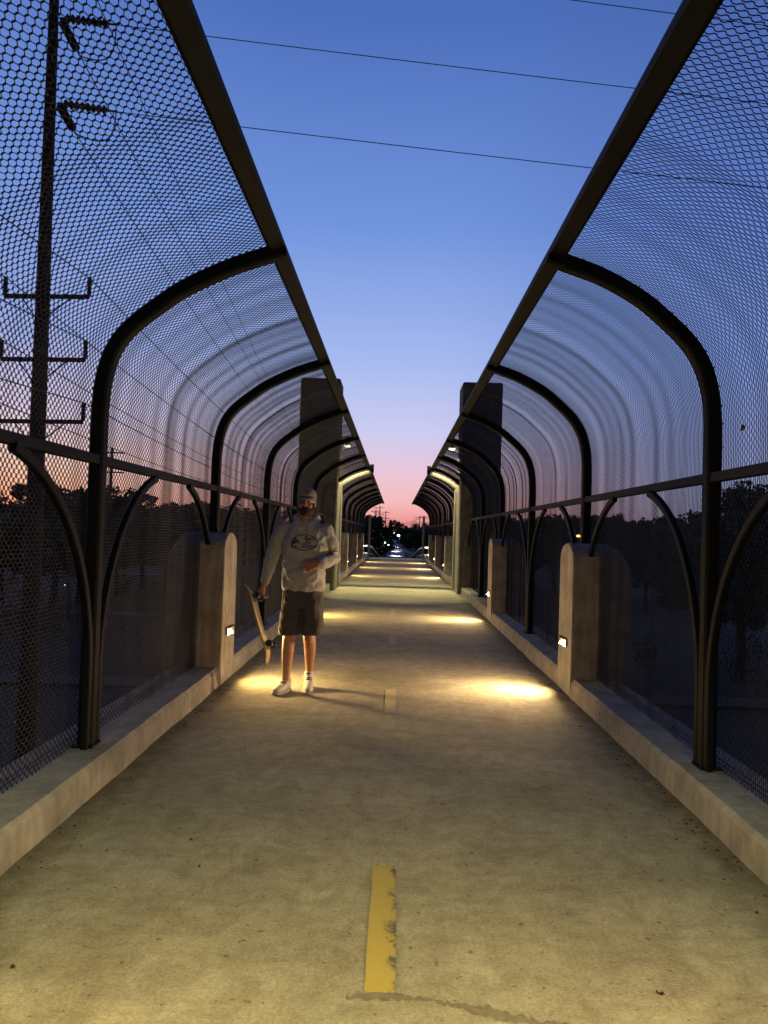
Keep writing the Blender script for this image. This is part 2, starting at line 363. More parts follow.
def panel_mesh(HC):
    """one bay of small-diamond chain link, each wire a bent three-sided tube"""
    # outer profile offset from the hoop line
    P = [np.array((p.x, p.y)) for p in HC]; off = []
    for i, p in enumerate(P):
        a = P[max(i - 1, 0)]; b = P[min(i + 1, len(P) - 1)]; t = (b - a) / np.linalg.norm(b - a); off.append(p + np.array((t[1], -t[0])) * .050)
    off = np.array(off); seg = np.linalg.norm(np.diff(off, axis=0), axis=1); S = np.concatenate(([0], np.cumsum(seg))); L = S[-1]
    NW = 132; P_ = SP / NW; hk = .0212; K = int(L / hk)
    kn = np.arange(K); sc = np.stack((kn * hk + hk * .5 - .0055, kn * hk + hk * .5 + .0055), 1).ravel()       # two points a knot
    kk = np.repeat(kn, 2)
    x = np.interp(sc, S, off[:, 0]); z = np.interp(sc, S, off[:, 1])
    dx = np.interp(sc + .01, S, off[:, 0]) - np.interp(sc - .01, S, off[:, 0]); dz = np.interp(sc + .01, S, off[:, 1]) - np.interp(sc - .01, S, off[:, 1])
    ln = np.hypot(dx, dz); nx, nz = dz / ln, -dx / ln
    r = .0025
    V = []; Fc = []; base = 0; n = len(sc)
    ug = np.arange(0, SP + .1, .01); wr = np.random.default_rng(17)      # the fabric sags and bulges a little between the posts
    def bulge(u, sp):
        f = np.sin(np.pi * np.clip(u / SP, 0, 1)) ** .5
        return f * sum(a * np.sin(2 * np.pi * u / l + ph + k * sp) for a, l, ph, k in BUL)
    BUL = [(.0035, .62, .4, .5), (.0030, .41, 1.9, -.6), (.0022, .27, 4.0, .9), (.006, 1.3, 2.2, .3)]
    for i in range(NW):
        odd = ((kk + i) % 2 == 1)
        u = (i + odd) * P_ + np.where(odd, -r * .6, r * .6)
        o = np.where(odd, r * 1.3, -r * 1.3) + bulge(u, sc)
        c = np.stack((x + nx * o, u, z + nz * o), 1)
        N = np.stack((nx, np.zeros(n), nz), 1)
        T = np.gradient(c, axis=0); T /= np.linalg.norm(T, axis=1)[:, None]; Sd = np.cross(T, N)
        for a in (90, 210, 330):
            V.append(c + r * (math.cos(R(a)) * Sd + math.sin(R(a)) * N))
        idx = np.arange(n - 1)
        for k in range(3):
            k2 = (k + 1) % 3
            Fc.append(np.stack((base + k * n + idx, base + k2 * n + idx, base + k2 * n + idx + 1, base + k * n + idx + 1), 1))
        base += 3 * n
    V = np.concatenate(V).astype(np.float32); Fc = np.concatenate(Fc).astype(np.int32)
    me = bpy.data.meshes.new('mesh_panel'); me.vertices.add(len(V)); me.vertices.foreach_set('co', V.ravel())
    me.loops.add(Fc.size); me.loops.foreach_set('vertex_index', Fc.ravel())
    me.polygons.add(len(Fc)); me.polygons.foreach_set('loop_start', np.arange(0, Fc.size, 4, dtype=np.int32)); me.polygons.foreach_set('loop_total', np.full(len(Fc), 4, np.int32))
    me.update(calc_edges=True); me.materials.append(M['wire']); return me
PANEL = {k: panel_mesh(HCS[k]) for k in HCS}

def hoop_mesh(HC):
    bm = bmesh.new(); sweep(bm, [(p.x, 0, p.y) for p in HC], .085, .085)
    for i in range(3, len(HC) - 1, 3):      # wire ties holding the fabric
        p = HC[i]; t = (HC[i + 1] - HC[i - 1]).normalized(); nn = Vector((t.y, 0, -t.x)); c = Vector((p.x, random.uniform(-.004, .004), p.y))
        sweep(bm, [c + nn * .03 + Vector((0, -.044, 0)), c + nn * .046 + Vector((0, -.03, 0)), c + nn * .047 + Vector((0, .02, 0)), c + nn * .036 + Vector((0, .046, 0))], .004, .004, up=Vector((t.x, 0, t.y)), n=5)
    fixn(bm)
    me = bpy.data.meshes.new('post'); bm.to_mesh(me); bm.free(); me.materials.append(M['steel']); return me
def plate_mesh():
    bm = bmesh.new(); box(bm, F - .06, F + .07, -.07, .07, KH - .002, KH + .010, .003)
    for sx in (-.052, .055):
        for sy in (-.055, .055):
            r = bmesh.ops.create_cone(bm, cap_ends=True, segments=6, radius1=.008, radius2=.008, depth=.012); bmesh.ops.translate(bm, vec=(F + sx, sy, KH + .014), verts=r['verts'])
    me = bpy.data.meshes.new('base_plate'); bm.to_mesh(me); bm.free(); me.materials.append(M['steel']); return me
def arch_mesh(side):
    """curved brace rising from beside the post to the rail; side=+1 bends toward +y"""
    r = 1.212; cs, cz = .075 + r, .6; pts = [(F - .02, .075, KH), (F - .02, .075, .3), (F - .02, .075, .5)]
    a = 0
    while True:
        s_ = cs - r * math.cos(a); z_ = cz + r * math.sin(a)
        if z_ > 1.79: break
        pts.append((F - .02, s_, z_)); a += R(3)
    bm = bmesh.new(); sweep(bm, [(x, side * y, z) for x, y, z in pts], .04, .05, up=Vector((1, 0, 0))); fixn(bm)
    me = bpy.data.meshes.new('arch_brace'); bm.to_mesh(me); bm.free(); me.materials.append(M['steel']); return me
HM = {k: hoop_mesh(HCS[k]) for k in HCS}
PM, A1, A2 = plate_mesh(), arch_mesh(1), arch_mesh(-1)
def put(name, me, parent, loc=(0, 0, 0)):
    o = bpy.data.objects.new(name, me); C.objects.link(o); o.parent = parent; o.location = loc; return o
def fence(label, ys, sgn, first_post=True, last_post=True):
    """built for the right side and turned half round for the left"""
    t = thing('canopy_fence', label, 'fence', (0, 0, 0), 0 if sgn > 0 else math.pi)
    q = [y if sgn > 0 else -y for y in ys]
    for i, y in enumerate(q):
        if (i == 0 and not first_post) or (i == len(q) - 1 and not last_post): continue
        p = put('post', HM[sgn], t, (0, y, 0)); put('base_plate', PM, p)
    for i in range(len(q) - 1):
        a, b = sorted((q[i], q[i + 1]))
        put('mesh_panel', PANEL[sgn], t, (0, a, 0))
        put('arch_brace', A1, t, (0, a, 0)); put('arch_brace', A2, t, (0, b, 0))
    y0, y1 = min(q), max(q)
    bm = bmesh.new()
    edges = sorted(q)
    for a, b in zip(edges, edges[1:]):
        box(bm, F - .03, F + .03, a + .044, b - .044, 1.795, 1.85, .006)
    obj('rail', bm, M['steel'], t)
    bm = bmesh.new(); sweep(bm, [(BEAM[sgn], y0 - .03, 3.12), (BEAM[sgn], y1 + .03, 3.12)], .105, .105, up=Vector((1, 0, -.43)).normalized()); obj('top_beam', fixn(bm), M['steel'], t)
    bm = bmesh.new()
    for z in (.21, .235): sweep(bm, [(F + .05, y0, z), (F + .05, y1, z)], .004, .004, up=Vector((1, 0, 0)), n=5)
    obj('tension_wire', fixn(bm), M['wire'], t)
    return t
near = [YBACK + i * SP for i in range(0, 10)]      # ... 4.45 ... 19.7
far = [near[-1] + .95 + i * (YEND - near[-1] - .95) / 8 for i in range(9)]
near_y = near
farq = [19.95 + i * SP for i in range(0, 9)]
YE2 = farq[-1]
for sg, sd in ((-1, 'left'), (1, 'right')):
    fence('near dark chain-link canopy fence curving in over the %s kerb up to the tower' % sd, near, sg, True, True)
    fence('far stretch of dark chain-link canopy fence on the %s kerb, beyond the tall tower' % sd, farq, sg, False, False)

# ------------------------------------------------------------------ concrete pillars with step lights
def pillar_proto():
    t = thing('light_pillar', '', 'pillar')
    # local: inner face at x=0 facing -x, extends +x; y centred
    hw, x1, spring, rise = .28, .53, 1.24, .165
    bm = bmesh.new(); prof = [(-hw, 0)] + [(-hw, spring)]
    for k in range(1, 12):
        a = math.pi - math.pi * k / 12; prof.append((hw * math.cos(a), spring + rise * math.sin(a)))
    prof += [(hw, spring), (hw, 0)]
    rings = []
    for x, dz, sc in ((0, 0, 1), (.37, 0, 1), (.47, -.05, 1), (.53, -.14, 1)):
        rings.append([bm.verts.new((x, y, (z + dz) if z > .1 else z)) for y, z in prof])
    for a, b in zip(rings, rings[1:]):
        for k in range(len(prof)): bm.faces.new((a[k], a[(k + 1) % len(prof)], b[(k + 1) % len(prof)], b[k]))
    bm.faces.new(rings[0]); bm.faces.new(rings[-1]); fixn(bm)
    bmesh.ops.bevel(bm, geom=[e for e in bm.edges if e.is_boundary is False and len(e.link_faces) == 2 and e.calc_face_angle(0) > 1.2], offset=.008, segments=2, affect='EDGES')
    obj('pillar_body', bm, M['pillar'], t)
    fx = bmesh.new()
    for x0, x1_, y0, y1, z0, z1 in ((-.040, .01, -.13, .13, .505, .515), (-.032, .01, -.13, .13, .438, .446), (-.018, .01, -.13, -.12, .446, .505), (-.018, .01, .12, .13, .446, .505)):
        box(fx, x0, x1_, y0, y1, z0, z1, .002)
    f = obj('step_light', fx, M['housing'], t)
    ln = bmesh.new(); box(ln, -.005, .004, -.117, .117, .451, .504, .002); obj('lens', ln, M['lens'], f)
    return t
PP = pillar_proto()
STEP_W = 52.0
pil_y = [1.45, 7.33, 13.2, 25.4, 31.5, 37.6]
def step_lamp(x, y, sg, k):
    ld = bpy.data.lights.new('step_light_glow', 'AREA'); ld.shape = 'RECTANGLE'; ld.size = .22; ld.size_y = .04; ld.energy = STEP_W * k
    ld.color = (1, .65, .24) if sg < 0 else (1, .66, .32); ld.spread = R(180)
    lo = bpy.data.objects.new('step_light_glow', ld); C.objects.link(lo)
    d = Vector((-sg, 0, -.22)).normalized(); lo.rotation_euler = d.to_track_quat('-Z', 'Y').to_euler()
    # long side along the path
    z = -d; xax = Vector((0, 1, 0)); yax = z.cross(xax); m = Matrix((xax, yax, z)).transposed()
    lo.matrix_world = Matrix.Translation((x - sg * .022, y, .477)) @ m.to_4x4()
    l2 = bpy.data.lights.new('step_light_beam', 'AREA'); l2.shape = 'RECTANGLE'; l2.size = .2; l2.size_y = .03; l2.energy = 3.2 if sg < 0 else 10; l2.color = (1, .72, .22) if sg < 0 else (1, .74, .38); l2.spread = R(80)
    b2 = bpy.data.objects.new('step_light_beam', l2); C.objects.link(b2)
    z = -Vector((-sg * .85, 0, -.95)).normalized(); m = Matrix((xax, z.cross(xax), z)).transposed(); b2.matrix_world = Matrix.Translation((x - sg * .045, y, .475)) @ m.to_4x4()
    return lo
nm = ['behind', 'nearest', 'second', 'third', 'fourth', 'farthest']
first = True
lit = {-1: ['pale concrete light pillar beside the walking man, left kerb', 'concrete light pillar hidden behind the man on the left kerb', 'first light pillar past the left tower', 'middle light pillar past the left tower', 'last and smallest light pillar on the left kerb'],
       1: ['tall round-topped concrete light pillar nearest the camera on the right kerb', 'second concrete light pillar along the right kerb, in front of the tower', 'first light pillar past the right tower', 'middle light pillar past the right tower', 'last and smallest light pillar on the right kerb']}
for sg in (-1, 1):
    for i, y in enumerate(pil_y):
        lab = (('light pillar beside the camera on the %s kerb, out of view' % ('left' if sg < 0 else 'right')) if i == 0 else lit[sg][i - 1])
        o = PP if first else copy_tree(PP); first = False
        o.location = (sg * (W - .004), y, 0); o.rotation_euler = (0, 0, 0 if sg > 0 else math.pi); tag(o, lab, 'pillar', 'concrete light pillars along the kerbs')
        step_lamp(sg * W, y, sg, .75 if sg < 0 else 1.15)

# ------------------------------------------------------------------ towers, portals, lamps
def tower(sg, y, label):
    t = thing('concrete_tower', label, 'tower', (sg * 2.0, y, 0), 0, 'square concrete towers flanking the path')
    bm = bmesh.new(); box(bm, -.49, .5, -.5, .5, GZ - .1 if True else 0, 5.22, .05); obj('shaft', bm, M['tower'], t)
    l = bmesh.new(); box(l, -.06, .06, -.12, .12, 3.68, 3.76, .02); box(l, -.02, .02, -.02, .02, 3.76, 3.9)
    lo = obj('lamp_housing', l, M['housing'], t); lo.location = (-sg * .64, .55, 0)
    l = bmesh.new(); box(l, -.075, .075, -.11, .11, 3.645, 3.679, .01); g = obj('lamp_glass', l, M['lamp_lens'], lo)
    a = bmesh.new(); box(a, -.10, .10, -.015, .015, 3.87, 3.9); b_ = obj('bracket', a, M['housing'], t); b_.location = (-sg * .57, .49, 0)
def area(name, loc, d, e, col, size, spread):
    ld = bpy.data.lights.new(name, 'AREA'); ld.shape = 'DISK'; ld.size = size; ld.energy = e; ld.color = col; ld.spread = R(spread)
    lo = bpy.data.objects.new(name, ld); C.objects.link(lo); lo.location = loc; lo.rotation_euler = Vector(d).to_track_quat('-Z', 'Y').to_euler(); return lo
GREENISH = (1, .86, .40)
TOWER_W = 140.0
def portal(sg, y, label, arm=True):
    t = thing('portal_frame', label, 'portal frame', (sg * 1.52, y, 0), 0, 'pale portal frames at the canopy joints')
    bm = bmesh.new(); box(bm, -.06, .06, -.07, .07, -.02, 2.62 if arm else 2.42, .02); obj('column', bm, M['portal'], t)
    pts = [(p.x, p.y) for p in HCS[sg] if p.y > 2.45 and p.x < 1.60]
    if not arm: return
    bm = bmesh.new(); sweep(bm, [(sg * (x - 1.52) - sg * .0, 0, z - .06) for x, z in pts], .13, .09); obj('arm', fixn(bm), M['portal'], t)
    bm = bmesh.new(); box(bm, sg * (BEAM[sg] - 1.60) - .05, sg * (BEAM[sg] - 1.60) + .05, -.05, .05, 3.0, 3.22, .01); obj('end_stub', bm, M['steel'], t)
for sg, sd in ((-1, 'left'), (1, 'right')):
    tower(sg, 19.35, 'tall square concrete tower rising through the canopy on the %s side' % sd)
    portal(sg, 20.05, 'lit pale portal column and curved arm beside the %s tower' % sd)
    area('tower_lamp_glow', (sg * 1.36, 19.9, 3.60), (-sg * .12, .10, -1), TOWER_W, GREENISH, .16, 150)
    portal(sg, YE2 - .2, 'small pale portal column at the far %s end of the canopy' % sd, False)
    area('end_lamp_glow', (sg * 1.2, YE2 + .3, 2.75), (-sg * .2, .1, -1), 12, GREENISH, .16, 130)
    # canopy lamps just behind the camera light the foreground
    t = thing('canopy_lamp', 'small lamp under the %s canopy behind the camera' % sd, 'lamp', (sg * 1.0, -.4, 2.90))
    b = bmesh.new(); box(b, -.08, .08, -.12, .12, 0, .06, .015); obj('housing', b, M['housing'], t)
    b = bmesh.new(); box(b, -.07, .07, -.11, .11, -.025, -.001, .006); obj('lamp_glass', b, M['lamp_lens'], t)
    area('canopy_lamp_glow', (sg * 1.0, -.4, 2.86), (-sg * .1, .26, -1), 92, (.94, .87, .36), .16, 110)
# piers further along keep the deck standing
for y in (44.0,):
    for sg in (-1, 1):
        b = bmesh.new(); box(b, -.35, .35, -.35, .35, GZ - .1, -.46, .03); o = obj('bridge_pier', b, M['tower']); o.location = (sg * 1.3, y, 0); tag(o, 'square concrete pier under the far %s end of the bridge' % ('left' if sg < 0 else 'right'), 'pier')

# ================================================================== POWER POLES AND WIRES
def wire(bm, a, b, sag, r=.012, n=24):
    a, b = Vector(a), Vector(b); pts = []
    for i in range(n + 1):
        t = i / n; p = a.lerp(b, t); p.z -= sag * 4 * t * (1 - t); pts.append(p)
    sweep(bm, pts, r, r, up=Vector((0, 0, 1)), n=5)
PD = 22.0
base = at(25, 760, PD); top = at(55, -20, PD)
pole_dir = Vector((top.x - base.x, 0, top.z - base.z))
px0 = base.x + pole_dir.x / pole_dir.z * (GZ - base.z)
pt = thing('utility_pole', 'tall wooden utility pole behind the left fence with three short crossarms', 'utility pole', (px0, PD, GZ))
H = 23.5
lean = pole_dir.x / pole_dir.z
def onpole(zw): return Vector((px0 + lean * (zw - GZ), PD, zw))
bm = bmesh.new(); sweep(bm, [(lean * h, 0, h) for h in np.linspace(-.1, H, 10)], [.29 - .16 * k / 9 for k in range(10)], [.29 - .16 * k / 9 for k in range(10)], n=12); obj('pole', fixn(bm), M['wood_pole'], pt, True)
arm_ends = []
for py, xl, xr, tp in ((296, 5, 89, 276), (359, 1, 85, 338), (421, -3, 83, 400)):
    a, b = at(xl, py, PD - .2), at(xr, py + 1, PD - .2)
    o0 = Vector((px0, PD, GZ))
    zc = (a.z + b.z) / 2
    bm = bmesh.new(); sweep(bm, [a - o0, b - o0], .10, .12, up=Vector((0, 1, 0))); obj('crossarm', fixn(bm), M['wood_pole'], pt)
    c = onpole(zc - .75) - o0
    bm = bmesh.new()
    for e in (a, b):
        q = (a.lerp(b, .5)).lerp(e, .62) - o0; sweep(bm, [Vector((c.x, -.2, c.z)), q], .04, .03, up=Vector((0, 1, 0)))
    obj('brace', fixn(bm), M['steel'], pt)
    for e in (a, b):
        bm = bmesh.new(); hh = .55
        pts = [e - o0 + Vector((0, 0, h)) for h in np.linspace(.04, hh, 11)]; rr = [.05 if k % 2 else .075 for k in range(11)]
        sweep(bm, pts, rr, rr, up=Vector((1, 0, 0)), n=10); obj('insulator', fixn(bm), M['insul'], pt)
        arm_ends.append(e + Vector((0, 0, hh)))
# dead-end insulator strings near the top: one to the right, one toward the far poles
cross_starts, along_starts = [], []
for (ax, ay), (ex, ey), (sx, sy) in (((60, 18), (118, 25), (80, 56)), ((58, 103), (118, 112), (76, 134)), ((62, -72), (120, -62), (84, -30))):
    a = at(ax, ay, PD); e = at(ex, ey, PD - .1); o0 = Vector((px0, PD, GZ))
    bm = bmesh.new(); n = 23; pts = [a.lerp(e, k / (n - 1)) - o0 for k in range(n)]
    rr = [(.03 if (k < 3 or k > 18) else (.135 if k % 2 else .05)) for k in range(n)]
    sweep(bm, pts, rr, rr, up=Vector((0, 0, 1)), n=10); obj('insulator', fixn(bm), M['insul'], pt)
    f = at(sx, sy, PD + 1.6)
    f0 = f
    bm = bmesh.new(); pts = [a.lerp(f, k / (n - 1)) - o0 for k in range(n)]; sweep(bm, pts, rr, rr, up=Vector((0, 0, 1)), n=10); obj('insulator', fixn(bm), M['insul'], pt)
    bm = bmesh.new(); pts = []
    for k in range(17):
        t = k / 16; p = (e * .97 + a * .03).lerp(f, t); p.z -= 1.0 * math.sin(math.pi * t) * .5; p.x += .35 * math.sin(math.pi * t); pts.append(p - o0)
    sweep(bm, pts, .02, .02, up=Vector((0, 0, 1)), n=6); obj('jumper', fixn(bm), M['cable'], pt)
    cross_starts.append(e); along_starts.append(f)
# wires across the bridge
for k, (s0, mpt) in enumerate(zip(cross_starts, ((768, 100), (768, 184), (768, 22)))):
    m_ = at(mpt[0], mpt[1], PD + 1.5); e = s0 + (m_ - s0) * 2.2; bm = bmesh.new()
    q = s0.lerp(e, .2); wire(bm, s0, e, .12, .013, 40)
    o = obj('power_line', fixn(bm), M['cable']); tag(o, ['upper of the two power lines crossing the gap between the canopies', 'lower power line crossing the open sky between the canopies', 'highest power line cutting the top right corner of the sky'][k], 'power line')
# far poles and the wires that run along the bridge to them
POLE_Y = [75, 135, 200, 275]
far_proto = None
def far_pole(x, y, h, label, crossarm=2.4):
    t = thing('utility_pole', label, 'utility pole', (x, y, GZ), 0, 'distant utility poles')
    bm = bmesh.new(); sweep(bm, [(0, 0, -.1), (0, 0, h)], [.2, .13], [.2, .13], n=8); obj('pole', fixn(bm), M['wood_pole'], t)
    for dz in (.4, 2.2, 4.0):
        bm = bmesh.new(); box(bm, -crossarm / 2, crossarm / 2, -.08, .08, h - dz - .12, h - dz); obj('crossarm', bm, M['wood_pole'], t)
    return t
for i, (y, k) in enumerate(zip(POLE_Y, (1, 1, 1, 1))):
    pass
xs_line = onpole(8).x
ends = []
for k, (s0) in enumerate(arm_ends + along_starts):
    z_end = 10.5 - .35 * k if k < 6 else 14 - (k - 6) * 1.0
    e = Vector((s0.x - 1.0, 120, z_end * .8)); bm = bmesh.new(); wire(bm, s0, e, 1.6, .017, 30)
    e2 = Vector((s0.x, -30, s0.z + 1))
    if k < 6: wire(bm, e2, s0, 1.0, .016, 20)
    row = ('top', 'middle', 'lowest')
    lab = ('power line running from the %s crossarm, %s insulator, along the left side' % (row[k // 2], 'left' if k % 2 == 0 else 'right')) if k < 6 else 'power line running away from the %s dead-end insulator string' % ('upper', 'lower', 'topmost')[k - 6]
    tag(obj('power_line', fixn(bm), M['cable']), lab, 'power line')
far_pole(xs_line - .6, 120, 20, 'distant utility pole at the far end of the lines left of the bridge')
p = at(112, 452, 70); far_pole(p.x, 70, p.z - GZ + .4, 'small utility pole seen just past the near left fence post')
p = at(420, 516, 260); far_pole(p.x, 260, p.z - GZ, 'distant pole with crossarms above the trees at the path end', 5)
for k, (px, py) in enumerate(((376, 510), (380, 506), (386, 511))):
    p = at(px, py, 190 + k * 25); far_pole(p.x, 190 + k * 25, p.z - GZ, 'distant thin utility pole left of the path end, number of three in a row'.replace(', number of three in a row', (', leftmost of three', ', tallest middle one of three', ', rightmost of three')[k]), 2.5)
bm = bmesh.new()
for d in (0, 3, 7):
    wire(bm, at(372, 503 + d, 180), at(392, 520 + d * .6, 250), .8, .05, 8); wire(bm, at(392, 520 + d * .6, 250), at(420, 516 + d * .3, 260), 1.6, .05, 8); wire(bm, at(420, 516 + d * .3, 260), at(470, 500 + d, 230), 1.6, .05, 8)
tag(obj('power_line', fixn(bm), M['cable']), 'bundle of thin power lines sagging over the distant trees at the path end', 'power line')

# ================================================================== TREES
def leaves(n, centers, radii, size, flat=.8, seed=0):
    rr = np.random.default_rng(seed); V, Fc = [], []
    idx = rr.integers(0, len(centers), n)
    d = rr.normal(size=(n, 3)); d /= np.linalg.norm(d, axis=1)[:, None]; rad = rr.random(n) ** .45
    pos = centers[idx] + d * (radii[idx] * rad)[:, None] * np.array((1, 1, flat))
    a = rr.normal(size=(n, 3)); a /= np.linalg.norm(a, axis=1)[:, None]
    b = np.cross(a, rr.normal(size=(n, 3))); b /= np.linalg.norm(b, axis=1)[:, None]
    sz = size * (.6 + .8 * rr.random(n))[:, None]
    v = np.stack((pos - a * sz, pos + b * sz * .5, pos + a * sz, pos - b * sz * .5), 1).reshape(-1, 3)
    return v
def mesh_from_quads(name, v, m):
    me = bpy.data.meshes.new(name); n = len(v) // 4; me.vertices.add(len(v)); me.vertices.foreach_set('co', v.astype(np.float32).ravel())
    me.loops.add(len(v)); me.loops.foreach_set('vertex_index', np.arange(len(v), dtype=np.int32)); me.polygons.add(n)
    me.polygons.foreach_set('loop_start', np.arange(0, 4 * n, 4, dtype=np.int32)); me.polygons.foreach_set('loop_total', np.full(n, 4, np.int32))
    me.update(calc_edges=True); me.materials.append(m); return me
def broad_proto(seed, n=9000, size=.022):
    """unit-height broadleaf tree"""
    rr = np.random.default_rng(seed); cs, rs = [], []
    bm = bmesh.new(); sweep(bm, [(0, 0, 0), (.01, .005, .2), (.0, 0, .45), (.02, 0, .8)], [.03, .022, .016, .005], [.03, .022, .016, .005], n=8)
    for k in range(16):
        a = rr.random() * 6.28; h0 = .25 + .4 * rr.random(); L = .16 + .2 * rr.random(); el = .35 + .6 * rr.random()
        e = np.array((math.cos(a) * L, math.sin(a) * L, h0 + L * el)); sweep(bm, [(0, 0, h0), (e[0] * .5, e[1] * .5, h0 + L * el * .4), tuple(e)], [.01, .007, .003], [.01, .007, .003], n=5)
        cs.append(e); rs.append(.09 + .07 * rr.random())
        for q in range(2):
            cs.append(e + rr.normal(0, .075, 3)); rs.append(.045 + .06 * rr.random())
    for k in range(6): cs.append(np.array((rr.normal(0, .07), rr.normal(0, .07), .6 + .33 * rr.random()))); rs.append(.08 + .05 * rr.random())
    cs, rs = np.array(cs), np.array(rs); mz = (cs[:, 2] + rs).max(); cs[:, 2] *= .99 / mz
    trunk = bpy.data.meshes.new('trunk'); fixn(bm).to_mesh(trunk); bm.free(); trunk.materials.append(M['bark'])
    return trunk, mesh_from_quads('crown', leaves(n, cs, rs, size, .8, seed), M['leaf'])
def conifer_proto(seed, n=6000, size=.018):
    rr = np.random.default_rng(seed); cs, rs = [], []
    for k in range(70):
        h = .1 + .88 * (k / 70); a = rr.random() * 6.28; L = (.19 * (1 - h) + .01) * (.6 + .6 * rr.random())
        for f in (.35, .8): cs.append(np.array((math.cos(a) * L * f, math.sin(a) * L * f, h - .03 * f))); rs.append(.03 + .05 * (1 - h))
    bm = bmesh.new(); sweep(bm, [(0, 0, 0), (0, 0, .97)], [.018, .003], [.018, .003], n=6)
    trunk = bpy.data.meshes.new('trunk'); fixn(bm).to_mesh(trunk); bm.free(); trunk.materials.append(M['bark'])
    return trunk, mesh_from_quads('crown', leaves(n, np.array(cs), np.array(rs), size, .6, seed), M['conifer'])
BRO = [broad_proto(11), broad_proto(12), broad_proto(13), broad_proto(14, 26000, .013)]
CON = [conifer_proto(21), conifer_proto(22)]
def tree(proto, px, py, Y, label, group, wide=1.0, name='tree'):
    p = at(px, py, Y); h = p.z - GZ
    t = thing(name, label, 'tree', (p.x, Y, GZ), random.uniform(0, 6.28), group); t.scale = (h * wide, h * wide, h)
    put('trunk', proto[0], t); put('crown', proto[1], t)
LG = 'dark trees beyond the left fence'; RG = 'dark trees beyond the right fence'; CG = 'distant trees past the bridge end'
ORD = ('first', 'second', 'third', 'fourth', 'fifth', 'sixth', 'seventh', 'eighth', 'ninth', 'tenth', 'eleventh', 'twelfth', 'thirteenth', 'fourteenth', 'fifteenth', 'sixteenth', 'seventeenth', 'eighteenth')
def tree_label(px, side, i):
    return 'dark broad tree, %s from the left in the row beyond the %s fence' % (ORD[i], side)
# left skyline
for i, (px, py, Y, k, wd) in enumerate(((-40, 470, 62, 0, 1.2), (4, 484, 70, 1, 1.2), (30, 492, 85, 2, 1.3), (58, 476, 66, 1, 1.1), (84, 478, 72, 0, 1.1), (100, 492, 95, 2, 1.2), (121, 486, 80, 1, .9), (146, 497, 90, 0, 1.1),
                                        (170, 490, 88, 1, 1.2), (185, 497, 100, 2, 1.3), (205, 498, 110, 0, 1.3), (228, 500, 100, 1, 1.2), (252, 506, 120, 2, 1.4), (272, 500, 110, 0, 1.3), (296, 508, 130, 1, 1.3), (320, 505, 125, 2, 1.4), (345, 510, 150, 0, 1.4))):
    tree(BRO[k], px, py, Y, tree_label(px, 'left', i), LG, wd)
# right skyline
for i, (px, py, Y, k, wd) in enumerate(((452, 512, 150, 1, 1.3), (478, 508, 130, 2, 1.4), (505, 512, 120, 0, 1.3), (530, 508, 110, 1, 1.3), (556, 512, 105, 2, 1.3), (582, 510, 100, 0, 1.3), (604, 512, 95, 1, 1.2), (628, 514, 90, 2, 1.2), (648, 508, 80, 0, .8), (674, 520, 84, 1, 1.0))):
    tree(BRO[k], px, py, Y, tree_label(px, 'right', i), RG, wd)
for (px, py, Y, k, wd, lab) in ((704, 500, 50, 2, .9, 'nearer leafy tree behind the right fence, just left of the near post'), (742, 474, 42, 3, 1.0, 'large leafy tree behind the right fence at the picture edge'), (800, 462, 40, 3, 1.1, 'tall leafy tree just outside the right picture edge')):
    tree(BRO[k], px, py, Y, lab, RG, wd)
# centre
CX = [374, 380, 391, 386, 399, 406, 412, 418, 424, 430, 366, 358]
for (px, py, Y, pr, wd) in ((374, 520, 150, CON[0], 1.2), (380, 515, 160, CON[1], 1.3), (391, 519, 190, CON[0], .9), (386, 526, 200, CON[1], 1.4), (399, 526, 320, CON[0], 1.5), (406, 525, 300, CON[1], 1.5), (412, 524, 260, BRO[0], 1.4), (418, 523, 250, BRO[1], 1.4), (424, 522, 230, CON[1], 1.4), (430, 521, 220, BRO[2], 1.4), (366, 518, 150, BRO[1], 1.3), (358, 514, 150, BRO[2], 1.3)):
    tree(pr, px, py, Y, ('narrow dark conifer' if pr in CON else 'small round dark tree') + ' on the skyline past the bridge end, %s from the left' % ORD[sorted(CX).index(px)], CG, wd)
# far wood, one mass
cs, rs = [], []
for k in range(900):
    x = random.uniform(-900, 900); y = random.uniform(380, 620) - abs(x) * .2
    if abs(x) < 6: continue
    h = random.uniform(6, 11); cs.append((x, y, GZ + h * .55)); rs.append(h * .5)
w = mesh_from_quads('distant_wood', leaves(60000, np.array(cs), np.array(rs), 1.6, .95, 5), M['conifer'])
tag(link('distant_wood', w), 'dark wood filling the horizon behind all the trees', 'wood', kind='stuff')
# shrubs on the ground below, both sides
v = []
cs = []; rs = []
for k in range(260):
    x = random.uniform(6, 90) * random.choice((-1, 1)); y = random.uniform(38, 60) if random.random() < .6 else random.uniform(82, 110); cs.append((x, y, GZ + .5)); rs.append(random.uniform(.6, 1.4))
tag(link('shrubbery', mesh_from_quads('shrubbery', leaves(26000, np.array(cs), np.array(rs), .14, .8, 9), M['leaf'])), 'low dark shrubs covering the verge below the bridge', 'shrubs', kind='stuff')

